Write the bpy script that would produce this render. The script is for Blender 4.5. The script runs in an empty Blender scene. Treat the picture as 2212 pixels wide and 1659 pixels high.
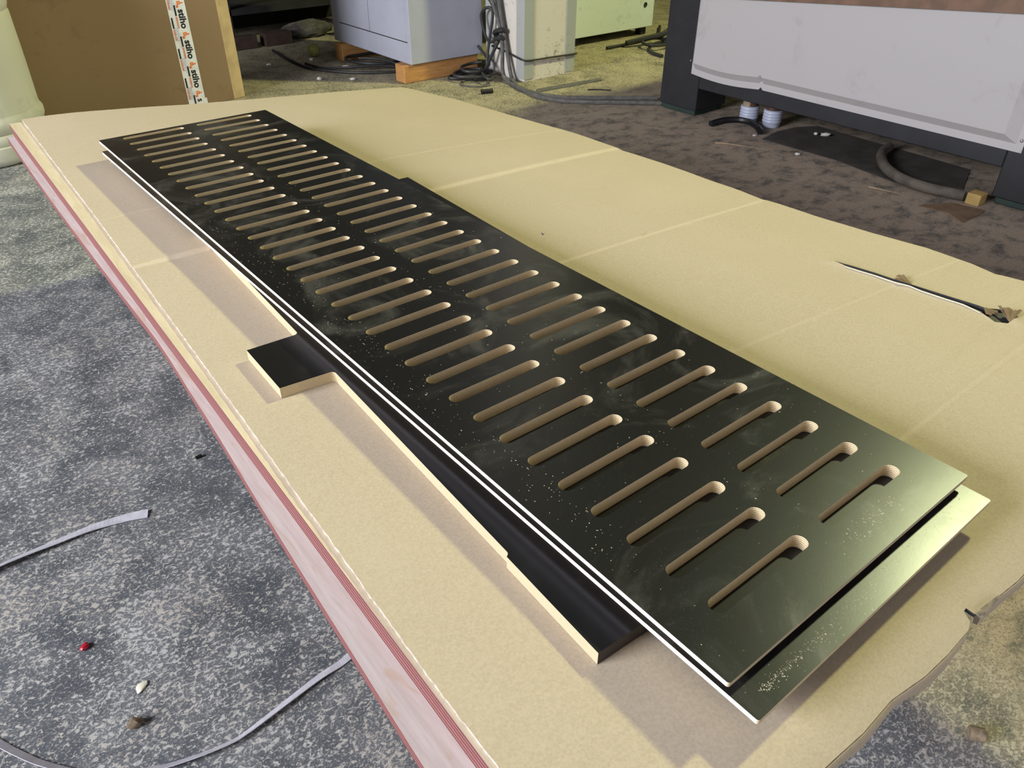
import bpy, bmesh, math, random
from mathutils import Vector, Matrix
from mathutils.geometry import delaunay_2d_cdt
random.seed(7)
S = bpy.context.scene
COL = S.collection
PI = math.pi

# ------------------------------------------------------------------ camera
cam_d = bpy.data.cameras.new('camera')
cam = bpy.data.objects.new('camera', cam_d)
COL.objects.link(cam)
RX, RD, RF = (0.7805429, -0.6251006, 0.0013924), (-0.3554082, -0.4456168, -0.8216512), (0.5142351, 0.6408392, -0.5699889)     # right / down / forward
M = Matrix(((RX[0], -RD[0], -RF[0], 0.0), (RX[1], -RD[1], -RF[1], 0.0), (RX[2], -RD[2], -RF[2], 1.2), (0, 0, 0, 1)))
cam.matrix_world = M
cam_d.sensor_fit = 'HORIZONTAL'
cam_d.sensor_width = 36.0
cam_d.lens = 1675.68 / 2212 * 36.0
cam_d.clip_start = 0.02
S.camera = cam

# ------------------------------------------------------------------ world, daylight, exposure
w = bpy.data.worlds.new('world')
S.world = w
w.use_nodes = True
w.node_tree.nodes['Background'].inputs[0].default_value = (0.86, 0.86, 0.92, 1)
w.node_tree.nodes['Background'].inputs[1].default_value = 1.15


def area(name, loc, target, sx, sy, power, col, shape='RECTANGLE'):
    d = bpy.data.lights.new(name, 'AREA')
    d.shape = shape
    d.size = sx
    d.size_y = sy
    d.energy = power
    d.color = col
    o = bpy.data.objects.new(name, d)
    COL.objects.link(o)
    o.location = loc
    o.rotation_euler = (Vector(target) - Vector(loc)).to_track_quat('-Z', 'Y').to_euler()
    return o


# daylight coming through the workshop window in the left wall
area('window_daylight', (-4.75, 2.0, 2.55), (0.6, 1.3, 0.6), 2.7, 2.0, 770, (0.93, 0.95, 1.0))
LAMP = (6.2, 0.95, 5.38)
LAMP_POWER = 470
LAMP_COL = (1.0, 1.025, 0.45)
S.view_settings.view_transform = 'Standard'
S.view_settings.look = 'None'
S.view_settings.exposure = -0.12
S.view_settings.gamma = 1.0
S.view_settings.use_curve_mapping = False


# ------------------------------------------------------------------ material helpers
class NT:
    def __init__(self, name):
        self.m = bpy.data.materials.new(name)
        self.m.use_nodes = True
        self.t = self.m.node_tree
        self.t.nodes.clear()
        self.out = self.n('ShaderNodeOutputMaterial')
        self.p = self.n('ShaderNodeBsdfPrincipled')
        self.t.links.new(self.p.outputs[0], self.out.inputs[0])
        self.tc = self.n('ShaderNodeTexCoord')
        self.co = self.tc.outputs['Object']

    def n(self, typ, **kw):
        nd = self.t.nodes.new(typ)
        for k, v in kw.items():
            setattr(nd, k, v)
        return nd

    def set(self, sock, v):
        if hasattr(v, 'is_linked') or isinstance(v, bpy.types.NodeSocket):
            self.t.links.new(v, sock)
        elif isinstance(v, (tuple, list)) and len(v) == 3 and sock.type == 'RGBA':
            sock.default_value = (*v, 1)
        else:
            sock.default_value = v

    def map(self, scale=(1, 1, 1), loc=(0, 0, 0), rot=(0, 0, 0), src=None):
        m = self.n('ShaderNodeMapping')
        self.set(m.inputs[0], src or self.co)
        m.inputs['Scale'].default_value = scale
        m.inputs['Location'].default_value = loc
        m.inputs['Rotation'].default_value = rot
        return m.outputs[0]

    def noise(self, scale, detail=3, rough=0.55, dist=0.0, src=None):
        n = self.n('ShaderNodeTexNoise')
        self.set(n.inputs['Vector'], src or self.co)
        n.inputs['Scale'].default_value = scale
        n.inputs['Detail'].default_value = detail
        n.inputs['Roughness'].default_value = rough
        n.inputs['Distortion'].default_value = dist
        return n.outputs[0]

    def voro(self, scale, src=None, out=0, rand=1.0):
        n = self.n('ShaderNodeTexVoronoi')
        self.set(n.inputs['Vector'], src or self.co)
        n.inputs['Scale'].default_value = scale
        n.inputs['Randomness'].default_value = rand
        return n.outputs[out]

    def ramp(self, v, a, b, lo=0.0, hi=1.0):
        n = self.n('ShaderNodeMapRange', interpolation_type='SMOOTHSTEP')
        self.set(n.inputs[0], v)
        n.inputs[1].default_value = a
        n.inputs[2].default_value = b
        n.inputs[3].default_value = lo
        n.inputs[4].default_value = hi
        return n.outputs[0]

    def math(self, op, a, b=0.0, c=0.0):
        n = self.n('ShaderNodeMath', operation=op)
        self.set(n.inputs[0], a)
        self.set(n.inputs[1], b)
        self.set(n.inputs[2], c)
        return n.outputs[0]

    def mix(self, f, a, b):
        n = self.n('ShaderNodeMix', data_type='RGBA')
        self.set(n.inputs[0], f)
        self.set(n.inputs[6], a)
        self.set(n.inputs[7], b)
        return n.outputs[2]

    def sep(self, src=None):
        n = self.n('ShaderNodeSeparateXYZ')
        self.set(n.inputs[0], src or self.co)
        return n.outputs

    def bump(self, h, strength=0.3, dist=0.01):
        n = self.n('ShaderNodeBump')
        n.inputs['Strength'].default_value = strength
        n.inputs['Distance'].default_value = dist
        self.set(n.inputs['Height'], h)
        self.set(self.p.inputs['Normal'], n.outputs[0])

    def fin(self, col, rough=0.6, spec=0.5, metal=0.0):
        self.set(self.p.inputs['Base Color'], col)
        self.set(self.p.inputs['Roughness'], rough)
        self.set(self.p.inputs['Specular IOR Level'], spec)
        self.set(self.p.inputs['Metallic'], metal)
        return self.m


def plain(name, col, rough=0.6, var=0.12, scale=14.0, spec=0.4, metal=0.0, bump=0.0):
    t = NT(name)
    n = t.noise(scale, 4)
    c = t.mix(t.ramp(n, 0.3, 0.7), tuple(max(0, v * (1 - var)) for v in col), tuple(min(1, v * (1 + var)) for v in col))
    if bump:
        t.bump(t.noise(scale * 6, 3), bump, 0.004)
    return t.fin(c, rough, spec, metal)


def mat_floor():
    t = NT('dusty_concrete_floor')
    x, y, z = t.sep()
    st = t.map(scale=(1.0, 1.3, 1.0), rot=(0, 0, 0.35))
    big = t.noise(1.3, 4, 0.6)
    med = t.noise(7.0, 5, 0.65, 0.6)
    f1 = t.noise(95.0, 5, 0.66, 0.8, st)
    f2 = t.noise(210.0, 3, 0.6, 0.4, st)
    thr = t.math('ADD', t.math('MULTIPLY', t.math('SUBTRACT', med, 0.5), 0.26), t.math('MULTIPLY', t.math('SUBTRACT', big, 0.5), 0.16))
    v1 = t.math('ADD', f1, thr)
    fleck = t.ramp(v1, 0.515, 0.60)
    fleck2 = t.ramp(t.math('ADD', f2, t.math('MULTIPLY', thr, 0.5)), 0.54, 0.64)
    base = t.mix(t.ramp(med, 0.3, 0.7), (0.070, 0.076, 0.088), (0.150, 0.155, 0.166))
    base = t.mix(t.math('MULTIPLY', fleck2, 0.75), base, (0.36, 0.36, 0.355))
    near = t.mix(t.math('MULTIPLY', fleck, 0.75), base, t.mix(t.ramp(t.noise(5.0, 3), 0.35, 0.7), (0.56, 0.55, 0.53), (0.50, 0.45, 0.39)))
    # brown wood dust trodden in, on the side of the machine
    bx_ = t.ramp(t.math('ADD', x, t.math('MULTIPLY', big, 0.6)), 1.15, 1.75)
    smear = t.noise(9.0, 9, 0.74, 0.3, st)
    sm = t.ramp(smear, 0.34, 0.56)
    brown = t.mix(sm, (0.10, 0.092, 0.088), (0.38, 0.30, 0.235))
    brown = t.mix(t.math('MULTIPLY', t.ramp(f1, 0.5, 0.62), 0.35), brown, (0.42, 0.35, 0.285))
    brown = t.mix(t.math('MULTIPLY', t.ramp(f2, 0.38, 0.5, 1.0, 0.0), 0.6), brown, (0.10, 0.09, 0.085))
    c = t.mix(bx_, near, brown)
    # pale sawdust swept up round the pillar and the far end
    far = t.ramp(t.math('ADD', y, t.math('MULTIPLY', t.math('SUBTRACT', big, 0.5), 0.9)), 3.15, 3.55)
    sx_ = t.ramp(x, 1.2, 2.0)
    saw = t.mix(t.ramp(t.math('ADD', f1, t.math('MULTIPLY', t.math('SUBTRACT', med, 0.5), 0.4)), 0.40, 0.53), (0.085, 0.078, 0.06), (0.38, 0.33, 0.225))
    c = t.mix(t.math('MULTIPLY', far, sx_), c, saw)
    t.bump(t.math('ADD', f1, t.math('MULTIPLY', f2, 0.4)), 0.35, 0.004)
    return t.fin(c, 0.8, 0.3)


def mat_film(dust=1.0):
    t = NT('black_phenolic_film')
    x, y, z = t.sep()
    c0 = (0.0105, 0.0100, 0.0098)
    sm = t.noise(5.5, 6, 0.62, 1.6)
    cloud = t.ramp(sm, 0.48, 0.74)
    swirl = t.ramp(t.noise(16.0, 5, 0.62, 2.4), 0.58, 0.74)
    fine = t.noise(420.0, 2, 0.6)
    speck = t.ramp(fine, 0.66, 0.74)
    grit = t.ramp(t.voro(300.0), 0.02, 0.14, 1.0, 0.0)
    gmask = t.ramp(t.noise(9.0, 4, 0.7), 0.48, 0.66)
    d = t.math('MULTIPLY', cloud, 0.085 * dust)
    d = t.math('ADD', d, t.math('MULTIPLY', t.math('MULTIPLY', swirl, cloud), 0.11 * dust))
    d = t.math('ADD', d, t.math('MULTIPLY', t.math('MULTIPLY', speck, t.ramp(cloud, 0.0, 1.0, 0.25, 1.0)), 0.20 * dust))
    d = t.math('ADD', d, t.math('MULTIPLY', t.math('MULTIPLY', grit, gmask), 0.35 * dust))
    c = t.mix(d, c0, (0.52, 0.50, 0.46))
    r = t.ramp(d, 0.0, 0.25, 0.28, 0.46)
    t.bump(t.noise(330.0, 2), 0.018, 0.0008)
    t.set(t.p.inputs['Specular Tint'], (0.66, 0.71, 1.0, 1))
    return t.fin(c, r, 0.55)


def mat_ply(name, light, dark, period=0.0027, axis=2):
    t = NT(name)
    s = t.sep()
    wob = t.math('MULTIPLY', t.math('SUBTRACT', t.noise(9.0, 2), 0.5), 0.0005)
    v = t.math('SINE', t.math('MULTIPLY', t.math('ADD', s[axis], wob), 2 * PI / period))
    k = t.ramp(v, -0.75, 0.55)
    fib = t.noise(260.0, 3, 0.6, 0.0, t.map(scale=(1, 1, 3)))
    lt = t.mix(t.ramp(fib, 0.3, 0.7), tuple(a * 0.82 for a in light), light)
    c = t.mix(k, dark, lt)
    t.bump(k, 0.10, 0.0004)
    return t.fin(c, 0.75, 0.25)


def mat_card():
    t = NT('corrugated_cardboard')
    x, y, z = t.sep()
    fib = t.noise(320.0, 3, 0.65)
    mot = t.noise(3.2, 4, 0.6)
    mot2 = t.noise(38.0, 3, 0.6, 0.0, t.map(scale=(1, 3, 1)))
    c = t.mix(t.ramp(fib, 0.25, 0.75), (0.43, 0.355, 0.27), (0.515, 0.43, 0.335))
    c = t.mix(t.math('MULTIPLY', t.ramp(mot, 0.4, 0.75), 0.3), c, (0.55, 0.465, 0.365))
    c = t.mix(t.math('MULTIPLY', t.ramp(mot2, 0.55, 0.8), 0.18), c, (0.42, 0.33, 0.245))
    spk = t.ramp(t.voro(95.0), 0.01, 0.045, 1.0, 0.0)
    c = t.mix(t.math('MULTIPLY', spk, t.ramp(t.noise(6.0, 3), 0.5, 0.62)), c, (0.78, 0.72, 0.55))
    for (a, b_, wd, am) in (((0.10, 1.482), (1.552, 1.4705), 0.012, 0.42), ((0.60, 1.015), (1.502, 0.958), 0.0050, 0.32), ((0.70, 0.608), (1.375, 0.547), 0.0045, 0.16), ((0.70, 0.305), (1.35, 0.312), 0.0045, 0.2), ((0.20, 1.756), (1.60, 1.74), 0.004, 0.2)):
        k = (b_[1] - a[1]) / (b_[0] - a[0])
        px_, py_ = a[0] - 0.2145, a[1] - 0.118
        dd = t.math('ABSOLUTE', t.math('SUBTRACT', t.math('SUBTRACT', y, t.math('MULTIPLY', x, k)), py_ - k * px_))
        mk = t.math('MULTIPLY', t.ramp(dd, wd * 0.35, wd, 1.0, 0.0), t.ramp(x, px_, px_ + 0.15))
        c = t.mix(t.math('MULTIPLY', mk, t.ramp(mot2, 0.2, 0.6, am * 0.6, am)), c, (0.70, 0.59, 0.46))
    flute = t.math('SINE', t.math('MULTIPLY', t.math('ADD', t.math('ADD', y, t.math('MULTIPLY', x, 0.055)), t.math('MULTIPLY', mot, 0.012)), 2 * PI / 0.0092))
    fm = t.math('MULTIPLY', t.ramp(x, 0.75, 1.2, 0.25, 1.0), t.ramp(y, 0.25, 0.9, 1.0, 0.15))
    h = t.math('ADD', t.math('MULTIPLY', flute, t.math('MULTIPLY', fm, 0.5)), t.math('MULTIPLY', fib, 0.35))
    t.bump(h, 0.35, 0.0006)
    return t.fin(c, 0.85, 0.2)


def mat_wood(name, a, b, scale=9.0, stretch=(1, 12, 1), rough=0.65, streak=0.5):
    t = NT(name)
    g = t.noise(scale, 6, 0.65, 0.6, t.map(scale=stretch))
    c = t.mix(t.ramp(g, 0.28, 0.72), a, b)
    g2 = t.noise(scale * 9, 3, 0.6, 0.0, t.map(scale=stretch))
    c = t.mix(t.math('MULTIPLY', t.ramp(g2, 0.5, 0.75), streak * 0.4), c, tuple(v * 0.6 for v in a))
    t.bump(g2, 0.12, 0.001)
    return t.fin(c, rough, 0.3)


def mat_pink():
    t = NT('pinkish_plywood_face')
    g = t.noise(14.0, 6, 0.65, 0.5, t.map(scale=(9, 0.6, 1)))
    c = t.mix(t.ramp(g, 0.3, 0.7), (0.58, 0.50, 0.475), (0.69, 0.615, 0.59))
    st = t.noise(9.0, 4, 0.6, 1.0, t.map(scale=(4, 0.9, 1)))
    c = t.mix(t.math('MULTIPLY', t.ramp(st, 0.56, 0.64), 0.5), c, (0.58, 0.42, 0.30))
    return t.fin(c, 0.7, 0.25)


def mat_dirty(name, col, dirt, amount=0.6, scale=26.0, rough=0.6, spec=0.3):
    t = NT(name)
    n = t.noise(scale, 6, 0.72, 0.8)
    k = t.noise(3.0, 4, 0.6)
    m = t.ramp(t.math('ADD', n, t.math('MULTIPLY', t.math('SUBTRACT', k, 0.5), 0.35)), 0.55, 0.72)
    c = t.mix(t.math('MULTIPLY', m, amount), col, dirt)
    t.bump(n, 0.15, 0.003)
    return t.fin(c, rough, spec)


MT = {}
MT['floor'] = mat_floor()
MT['film'] = mat_film(1.0)
MT['film_clean'] = mat_film(0.22)
MT['ply'] = mat_ply('birch_ply_edge', (0.75, 0.63, 0.43), (0.38, 0.275, 0.155))
MT['ply_lit'] = mat_ply('daylit_ply_edge', (0.86, 0.81, 0.74), (0.66, 0.59, 0.51))  # whitened ply: strong daylight on the left edge put into the colour
MT['ply_dark'] = plain('dark_sealed_edge', (0.035, 0.026, 0.022), 0.55)
MT['card'] = mat_card()
MT['cream'] = mat_wood('cream_veneer', (0.54, 0.445, 0.32), (0.66, 0.56, 0.42), 8.0, (7, 0.8, 1))
MT['rededge'] = mat_ply('red_sealed_ply_edge', (0.31, 0.125, 0.12), (0.10, 0.034, 0.036), 0.0062)
MT['pink'] = mat_pink()
MT['pale'] = plain('torn_paper_edge', (0.46, 0.40, 0.35), 0.9, 0.35, 120)
MT['chip'] = plain('sawdust_chips', (0.66, 0.58, 0.44), 0.9, 0.2, 60)
MT['timber'] = mat_wood('rough_timber', (0.30, 0.17, 0.075), (0.46, 0.28, 0.13), 10.0, (1.2, 9, 6))
MT['orange_timber'] = mat_wood('orange_timber', (0.36, 0.17, 0.055), (0.52, 0.27, 0.10), 9.0, (1.0, 8, 8))
MT['box'] = mat_dirty('kraft_box', (0.245, 0.165, 0.092), (0.20, 0.13, 0.072), 0.8, 5.0, 0.85, 0.2)
MT['box_edge'] = plain('kraft_box_edge_lit', (0.52, 0.38, 0.22), 0.85)  # paler than the carton: brighter light on this strip put into the colour
MT['tape'] = plain('white_tape', (0.74, 0.74, 0.74), 0.35, 0.08, 30)
MT['ink_black'] = plain('black_ink', (0.015, 0.014, 0.016), 0.45, 0.05)
MT['ink_orange'] = plain('orange_ink', (0.80, 0.20, 0.035), 0.45, 0.08)
MT['ink_red'] = plain('faded_orange_ink', (0.66, 0.27, 0.17), 0.45, 0.2, 120)
MT['ink_blue'] = plain('faint_blue_ink', (0.52, 0.55, 0.64), 0.45, 0.1)
MT['drum'] = mat_dirty('off_white_plastic', (0.54, 0.53, 0.47), (0.36, 0.36, 0.29), 0.45, 7.0, 0.5)
MT['grey_paint'] = plain('lavender_grey_paint', (0.38, 0.39, 0.47), 0.42, 0.04, 6)
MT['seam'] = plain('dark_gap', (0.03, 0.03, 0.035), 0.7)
MT['green_paint'] = mat_dirty('pale_green_paint', (0.68, 0.75, 0.74), (0.38, 0.40, 0.33), 0.5, 24.0, 0.45)
MT['concrete_white'] = mat_dirty('dirty_white_render', (0.62, 0.57, 0.52), (0.20, 0.155, 0.10), 0.9, 34.0, 0.85)
MT['steel'] = mat_dirty('zinc_corner_guard', (0.36, 0.37, 0.36), (0.22, 0.21, 0.19), 0.6, 16.0, 0.5)
MT['cable'] = plain('black_cable', (0.028, 0.027, 0.028), 0.5)
MT['cable_grey'] = plain('dusty_grey_cable', (0.105, 0.10, 0.095), 0.65, 0.25, 30)
MT['machine'] = plain('anthracite_paint', (0.016, 0.0165, 0.020), 0.5, 0.15, 9)
MT['machine_white'] = mat_dirty('off_white_sheet_metal', (0.40, 0.38, 0.385), (0.30, 0.27, 0.26), 0.5, 4.0, 0.45)
MT['rubber'] = plain('green_black_rubber', (0.018, 0.034, 0.028), 0.6)
MT['metal'] = plain('screw_metal', (0.30, 0.28, 0.26), 0.4, 0.1, 60, 0.5, 0.8)
MT['brown_board'] = plain('brown_board', (0.15, 0.085, 0.055), 0.6, 0.2)
MT['dark_clutter'] = plain('unlit_dark', (0.012, 0.011, 0.010), 0.85, 0.4, 6)  # near black: the lack of light in the back corner as colour
MT['wall'] = plain('workshop_wall', (0.20, 0.19, 0.17), 0.9, 0.15, 2)
MT['wall_dark'] = plain('dark_back_wall', (0.016, 0.014, 0.012), 0.9, 0.4, 3)  # wall painted near black to stand for the unlit back of the workshop
MT['ceil'] = plain('workshop_ceiling', (0.12, 0.115, 0.10), 0.9, 0.15, 2)
MT['strap'] = plain('grey_lilac_strap', (0.50, 0.49, 0.55), 0.35, 0.1, 60)
MT['potblue'] = plain('pale_blue_plastic', (0.42, 0.45, 0.58), 0.4, 0.06)
MT['potbrown'] = plain('brown_plastic', (0.085, 0.048, 0.034), 0.4, 0.15)
MT['potcream'] = plain('cream_sticker', (0.52, 0.42, 0.30), 0.6, 0.1)
MT['hose'] = plain('dusty_brown_hose', (0.105, 0.088, 0.074), 0.75, 0.25, 20)
MT['mat'] = plain('dark_floor_mat', (0.062, 0.054, 0.050), 0.8, 0.25, 9)
MT['offcut'] = plain('yellow_wood', (0.42, 0.28, 0.10), 0.7)
MT['scrap'] = plain('brown_hardboard', (0.17, 0.105, 0.065), 0.75, 0.2)
MT['white_bit'] = plain('white_paper', (0.66, 0.64, 0.61), 0.7, 0.05)
MT['sliver'] = plain('pale_wood_sliver', (0.40, 0.29, 0.20), 0.8)
MT['black_bit'] = plain('black_plastic', (0.010, 0.010, 0.011), 0.4)
MT['red_bit'] = plain('red_plastic', (0.42, 0.012, 0.03), 0.35)
MT['chip_cream'] = plain('cream_shell', (0.80, 0.77, 0.62), 0.5, 0.05)
MT['chip_brown'] = plain('brown_bark', (0.20, 0.15, 0.10), 0.8, 0.4, 90)
MT['ball'] = plain('dull_green_felt', (0.20, 0.20, 0.06), 0.95, 0.15, 60)
MT['brick'] = plain('dusty_brick', (0.05, 0.03, 0.022), 0.9, 0.25, 20)
MT['rag'] = plain('grey_rag', (0.07, 0.065, 0.06), 0.95, 0.25, 20)
MT['yellow'] = plain('dull_yellow_plastic', (0.38, 0.33, 0.05), 0.5, 0.1)
MT['lampshade'] = plain('lamp_housing', (0.5, 0.5, 0.48), 0.5)


# ------------------------------------------------------------------ object helpers
def tag(o, label=None, cat=None, group=None, kind=None):
    if label:
        o['label'] = label
    if cat:
        o['category'] = cat
    if group:
        o['group'] = group
    if kind:
        o['kind'] = kind
    return o


def empty(name, loc=(0, 0, 0), rz=0.0):
    o = bpy.data.objects.new(name, None)
    COL.objects.link(o)
    o.empty_display_size = 0.05
    o.location = loc
    o.rotation_euler = (0, 0, rz)
    return o


def link(name, me, mats, parent=None):
    if not isinstance(mats, (list, tuple)):
        mats = [mats]
    for m in mats:
        me.materials.append(m if not isinstance(m, str) else MT[m])
    o = bpy.data.objects.new(name, me)
    COL.objects.link(o)
    if parent:
        o.parent = parent
    return o


def obj(name, bm, mats, parent=None, smooth=False):
    me = bpy.data.meshes.new(name)
    bmesh.ops.recalc_face_normals(bm, faces=bm.faces[:])
    bm.to_mesh(me)
    bm.free()
    if smooth:
        for p in me.polygons:
            p.use_smooth = True
        me.set_sharp_from_angle(angle=0.7)
    return link(name, me, mats, parent)


def bxm(x0, x1, y0, y1, z0, z1, bev=0.0, bm=None, seg=1):
    own = bm is None
    b = bmesh.new()
    vs = [b.verts.new((x, y, z)) for z in (z0, z1) for y in (y0, y1) for x in (x0, x1)]
    for f in ((0, 2, 3, 1), (4, 5, 7, 6), (0, 1, 5, 4), (2, 6, 7, 3), (0, 4, 6, 2), (1, 3, 7, 5)):
        b.faces.new([vs[i] for i in f])
    if bev:
        bmesh.ops.bevel(b, geom=b.edges[:], offset=bev, segments=seg, affect='EDGES', profile=0.5)
    if own:
        return b
    me = bpy.data.meshes.new('t')
    b.to_mesh(me)
    b.free()
    bm.from_mesh(me)
    bpy.data.meshes.remove(me)
    return bm


def inside(p, poly):
    x, y = p
    c = False
    j = len(poly) - 1
    for i in range(len(poly)):
        xi, yi = poly[i]
        xj, yj = poly[j]
        if (yi > y) != (yj > y) and x < (xj - xi) * (y - yi) / (yj - yi) + xi:
            c = not c
        j = i
    return c


def triangulate(outline, holes=(), extra=()):
    loops = [list(outline)] + [list(h) for h in holes]
    vc, ed = [], []
    for lp in loops:
        b = len(vc)
        n = len(lp)
        vc += [Vector((p[0], p[1])) for p in lp]
        ed += [(b + i, b + (i + 1) % n) for i in range(n)]
    vc += [Vector((p[0], p[1])) for p in extra]
    ov, oe, of, *_ = delaunay_2d_cdt(vc, ed, [], 0, 1e-7)
    faces = []
    hb = [(min(p[0] for p in h), max(p[0] for p in h), min(p[1] for p in h), max(p[1] for p in h), h) for h in holes]
    for f in of:
        cx = sum(ov[i][0] for i in f) / 3
        cy = sum(ov[i][1] for i in f) / 3
        if not inside((cx, cy), outline):
            continue
        if any(a <= cx <= b and c <= cy <= d and inside((cx, cy), h) for a, b, c, d, h in hb):
            continue
        faces.append(tuple(f))
    return [(v[0], v[1]) for v in ov], faces


def plate(tri, zt, zb, bm=None, mi_top=0, mi_side=0, mi_bot=0, wall_mat=None):
    """closed plate from a 2D triangulation; zt/zb are numbers or functions of x, y"""
    bm = bm or bmesh.new()
    ft = zt if callable(zt) else (lambda x, y: zt)
    fb = zb if callable(zb) else (lambda x, y: zb)
    v2, faces = tri
    used = sorted({i for f in faces for i in f})
    top = {i: bm.verts.new((*v2[i], ft(*v2[i]))) for i in used}
    bot = {i: bm.verts.new((*v2[i], fb(*v2[i]))) for i in used}
    cnt = {}
    for f in faces:
        a, b, c = f
        if (v2[b][0] - v2[a][0]) * (v2[c][1] - v2[a][1]) - (v2[b][1] - v2[a][1]) * (v2[c][0] - v2[a][0]) < 0:
            a, b, c = a, c, b
        q = bm.faces.new((top[a], top[b], top[c]))
        q.material_index = mi_top
        q = bm.faces.new((bot[a], bot[c], bot[b]))
        q.material_index = mi_bot
        for e in ((a, b), (b, c), (c, a)):
            k = (min(e), max(e))
            if k in cnt:
                cnt[k] = None
            else:
                cnt[k] = e
    for e in cnt.values():
        if e:
            a, b = e
            q = bm.faces.new((top[b], top[a], bot[a], bot[b]))
            q.material_index = mi_side if wall_mat is None else wall_mat(v2[a], v2[b])
    return bm


def spline(pts, n=6, closed=False):
    P = [Vector(p) for p in pts]
    out = []
    m = len(P)
    rng = m if closed else m - 1
    for i in range(rng):
        p0 = P[(i - 1) % m] if (closed or i > 0) else P[i] * 2 - P[i + 1]
        p1 = P[i]
        p2 = P[(i + 1) % m]
        p3 = P[(i + 2) % m] if (closed or i + 2 < m) else p2 * 2 - p1
        for k in range(n):
            t = k / n
            out.append(0.5 * ((2 * p1) + (p2 - p0) * t + (2 * p0 - 5 * p1 + 4 * p2 - p3) * t * t + (3 * p1 - p0 - 3 * p2 + p3) * t ** 3))
    if not closed:
        out.append(P[-1])
    return out


def tube_bm(pts, r, sides=8, n=6, closed=False, bm=None):
    bm = bm or bmesh.new()
    C = spline(pts, n, closed)
    m = len(C)
    up = Vector((0, 0, 1))
    rings = []
    prev = None
    for i, c in enumerate(C):
        a = C[(i - 1) % m] if (closed or i > 0) else c
        b = C[(i + 1) % m] if (closed or i < m - 1) else c
        t = (b - a)
        t = t.normalized() if t.length > 1e-9 else Vector((1, 0, 0))
        if prev is None:
            u = t.cross(up)
            u = u.normalized() if u.length > 1e-3 else t.cross(Vector((1, 0, 0))).normalized()
        else:
            u = (prev - t * prev.dot(t))
            u = u.normalized() if u.length > 1e-6 else t.orthogonal().normalized()
        prev = u
        v = t.cross(u)
        rr = r(i / max(1, m - 1)) if callable(r) else r
        rings.append([bm.verts.new(c + u * math.cos(k * 2 * PI / sides) * rr + v * math.sin(k * 2 * PI / sides) * rr) for k in range(sides)])
    for i in range(m if closed else m - 1):
        A, B = rings[i], rings[(i + 1) % m]
        for k in range(sides):
            bm.faces.new((A[k], A[(k + 1) % sides], B[(k + 1) % sides], B[k]))
    if not closed:
        bm.faces.new(rings[0])
        bm.faces.new(rings[-1])
    return bm


def lathe_bm(prof, seg=28, bm=None, c=(0, 0, 0)):
    bm = bm or bmesh.new()
    rings = []
    for r, z in prof:
        if r < 1e-6:
            rings.append([bm.verts.new((c[0], c[1], c[2] + z))])
        else:
            rings.append([bm.verts.new((c[0] + r * math.cos(k * 2 * PI / seg), c[1] + r * math.sin(k * 2 * PI / seg), c[2] + z)) for k in range(seg)])
    for A, B in zip(rings, rings[1:]):
        for k in range(seg):
            k2 = (k + 1) % seg
            if len(A) == 1 and len(B) == 1:
                continue
            if len(A) == 1:
                bm.faces.new((A[0], B[k], B[k2]))
            elif len(B) == 1:
                bm.faces.new((A[k], A[k2], B[0]))
            else:
                bm.faces.new((A[k], A[k2], B[k2], B[k]))
    return bm


def ribbon_bm(pts, width, roll, thick=0.0012, n=8):
    """flat strap that twists along its run: roll is a list of angles (0 = flat, pi/2 = on edge)"""
    bm = bmesh.new()
    C = spline(pts, n)
    m = len(C)
    rows = []
    for i, c in enumerate(C):
        t = (C[min(i + 1, m - 1)] - C[max(i - 1, 0)]).normalized()
        s = t.cross(Vector((0, 0, 1))).normalized()
        f = i / (m - 1) * (len(roll) - 1)
        a = roll[int(f)] * (1 - f % 1) + roll[min(int(f) + 1, len(roll) - 1)] * (f % 1)
        wd = s * math.cos(a) + Vector((0, 0, 1)) * math.sin(a)
        nn = s * -math.sin(a) + Vector((0, 0, 1)) * math.cos(a)
        lift = Vector((0, 0, abs(math.sin(a)) * width / 2 + thick + 0.0006))
        q = c + lift
        rows.append([bm.verts.new(q + wd * sx * width / 2 + nn * sy * thick / 2) for sx, sy in ((-1, -1), (1, -1), (1, 1), (-1, 1))])
    for A, B in zip(rows, rows[1:]):
        for k in range(4):
            bm.faces.new((A[k], A[(k + 1) % 4], B[(k + 1) % 4], B[k]))
    bm.faces.new(rows[0])
    bm.faces.new(rows[-1])
    return bm


def chips_bm(spots, size=(0.00025, 0.0008)):
    bm = bmesh.new()
    for x, y, z in spots:
        s = random.uniform(*size)
        a = random.uniform(0, 2 * PI)
        l = s * random.uniform(0.6, 2.0)
        h = s * random.uniform(0.3, 0.7)
        ca, sa = math.cos(a), math.sin(a)
        v = [bm.verts.new((x + ca * px - sa * py, y + sa * px + ca * py, z + pz)) for px, py, pz in ((-l, -s * .5, 0), (l, -s * .4, 0), (0, s * .6, 0), (0, 0, h))]
        for f in ((0, 1, 3), (1, 2, 3), (2, 0, 3), (0, 2, 1)):
            bm.faces.new([v[i] for i in f])
    return bm


def struct(name, bm, mats, parent=None):
    return tag(obj(name, bm, mats, parent), kind='structure')


def sstep(a, b, x):
    t = min(1.0, max(0.0, (x - a) / (b - a)))
    return t * t * (3 - 2 * t)


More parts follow.
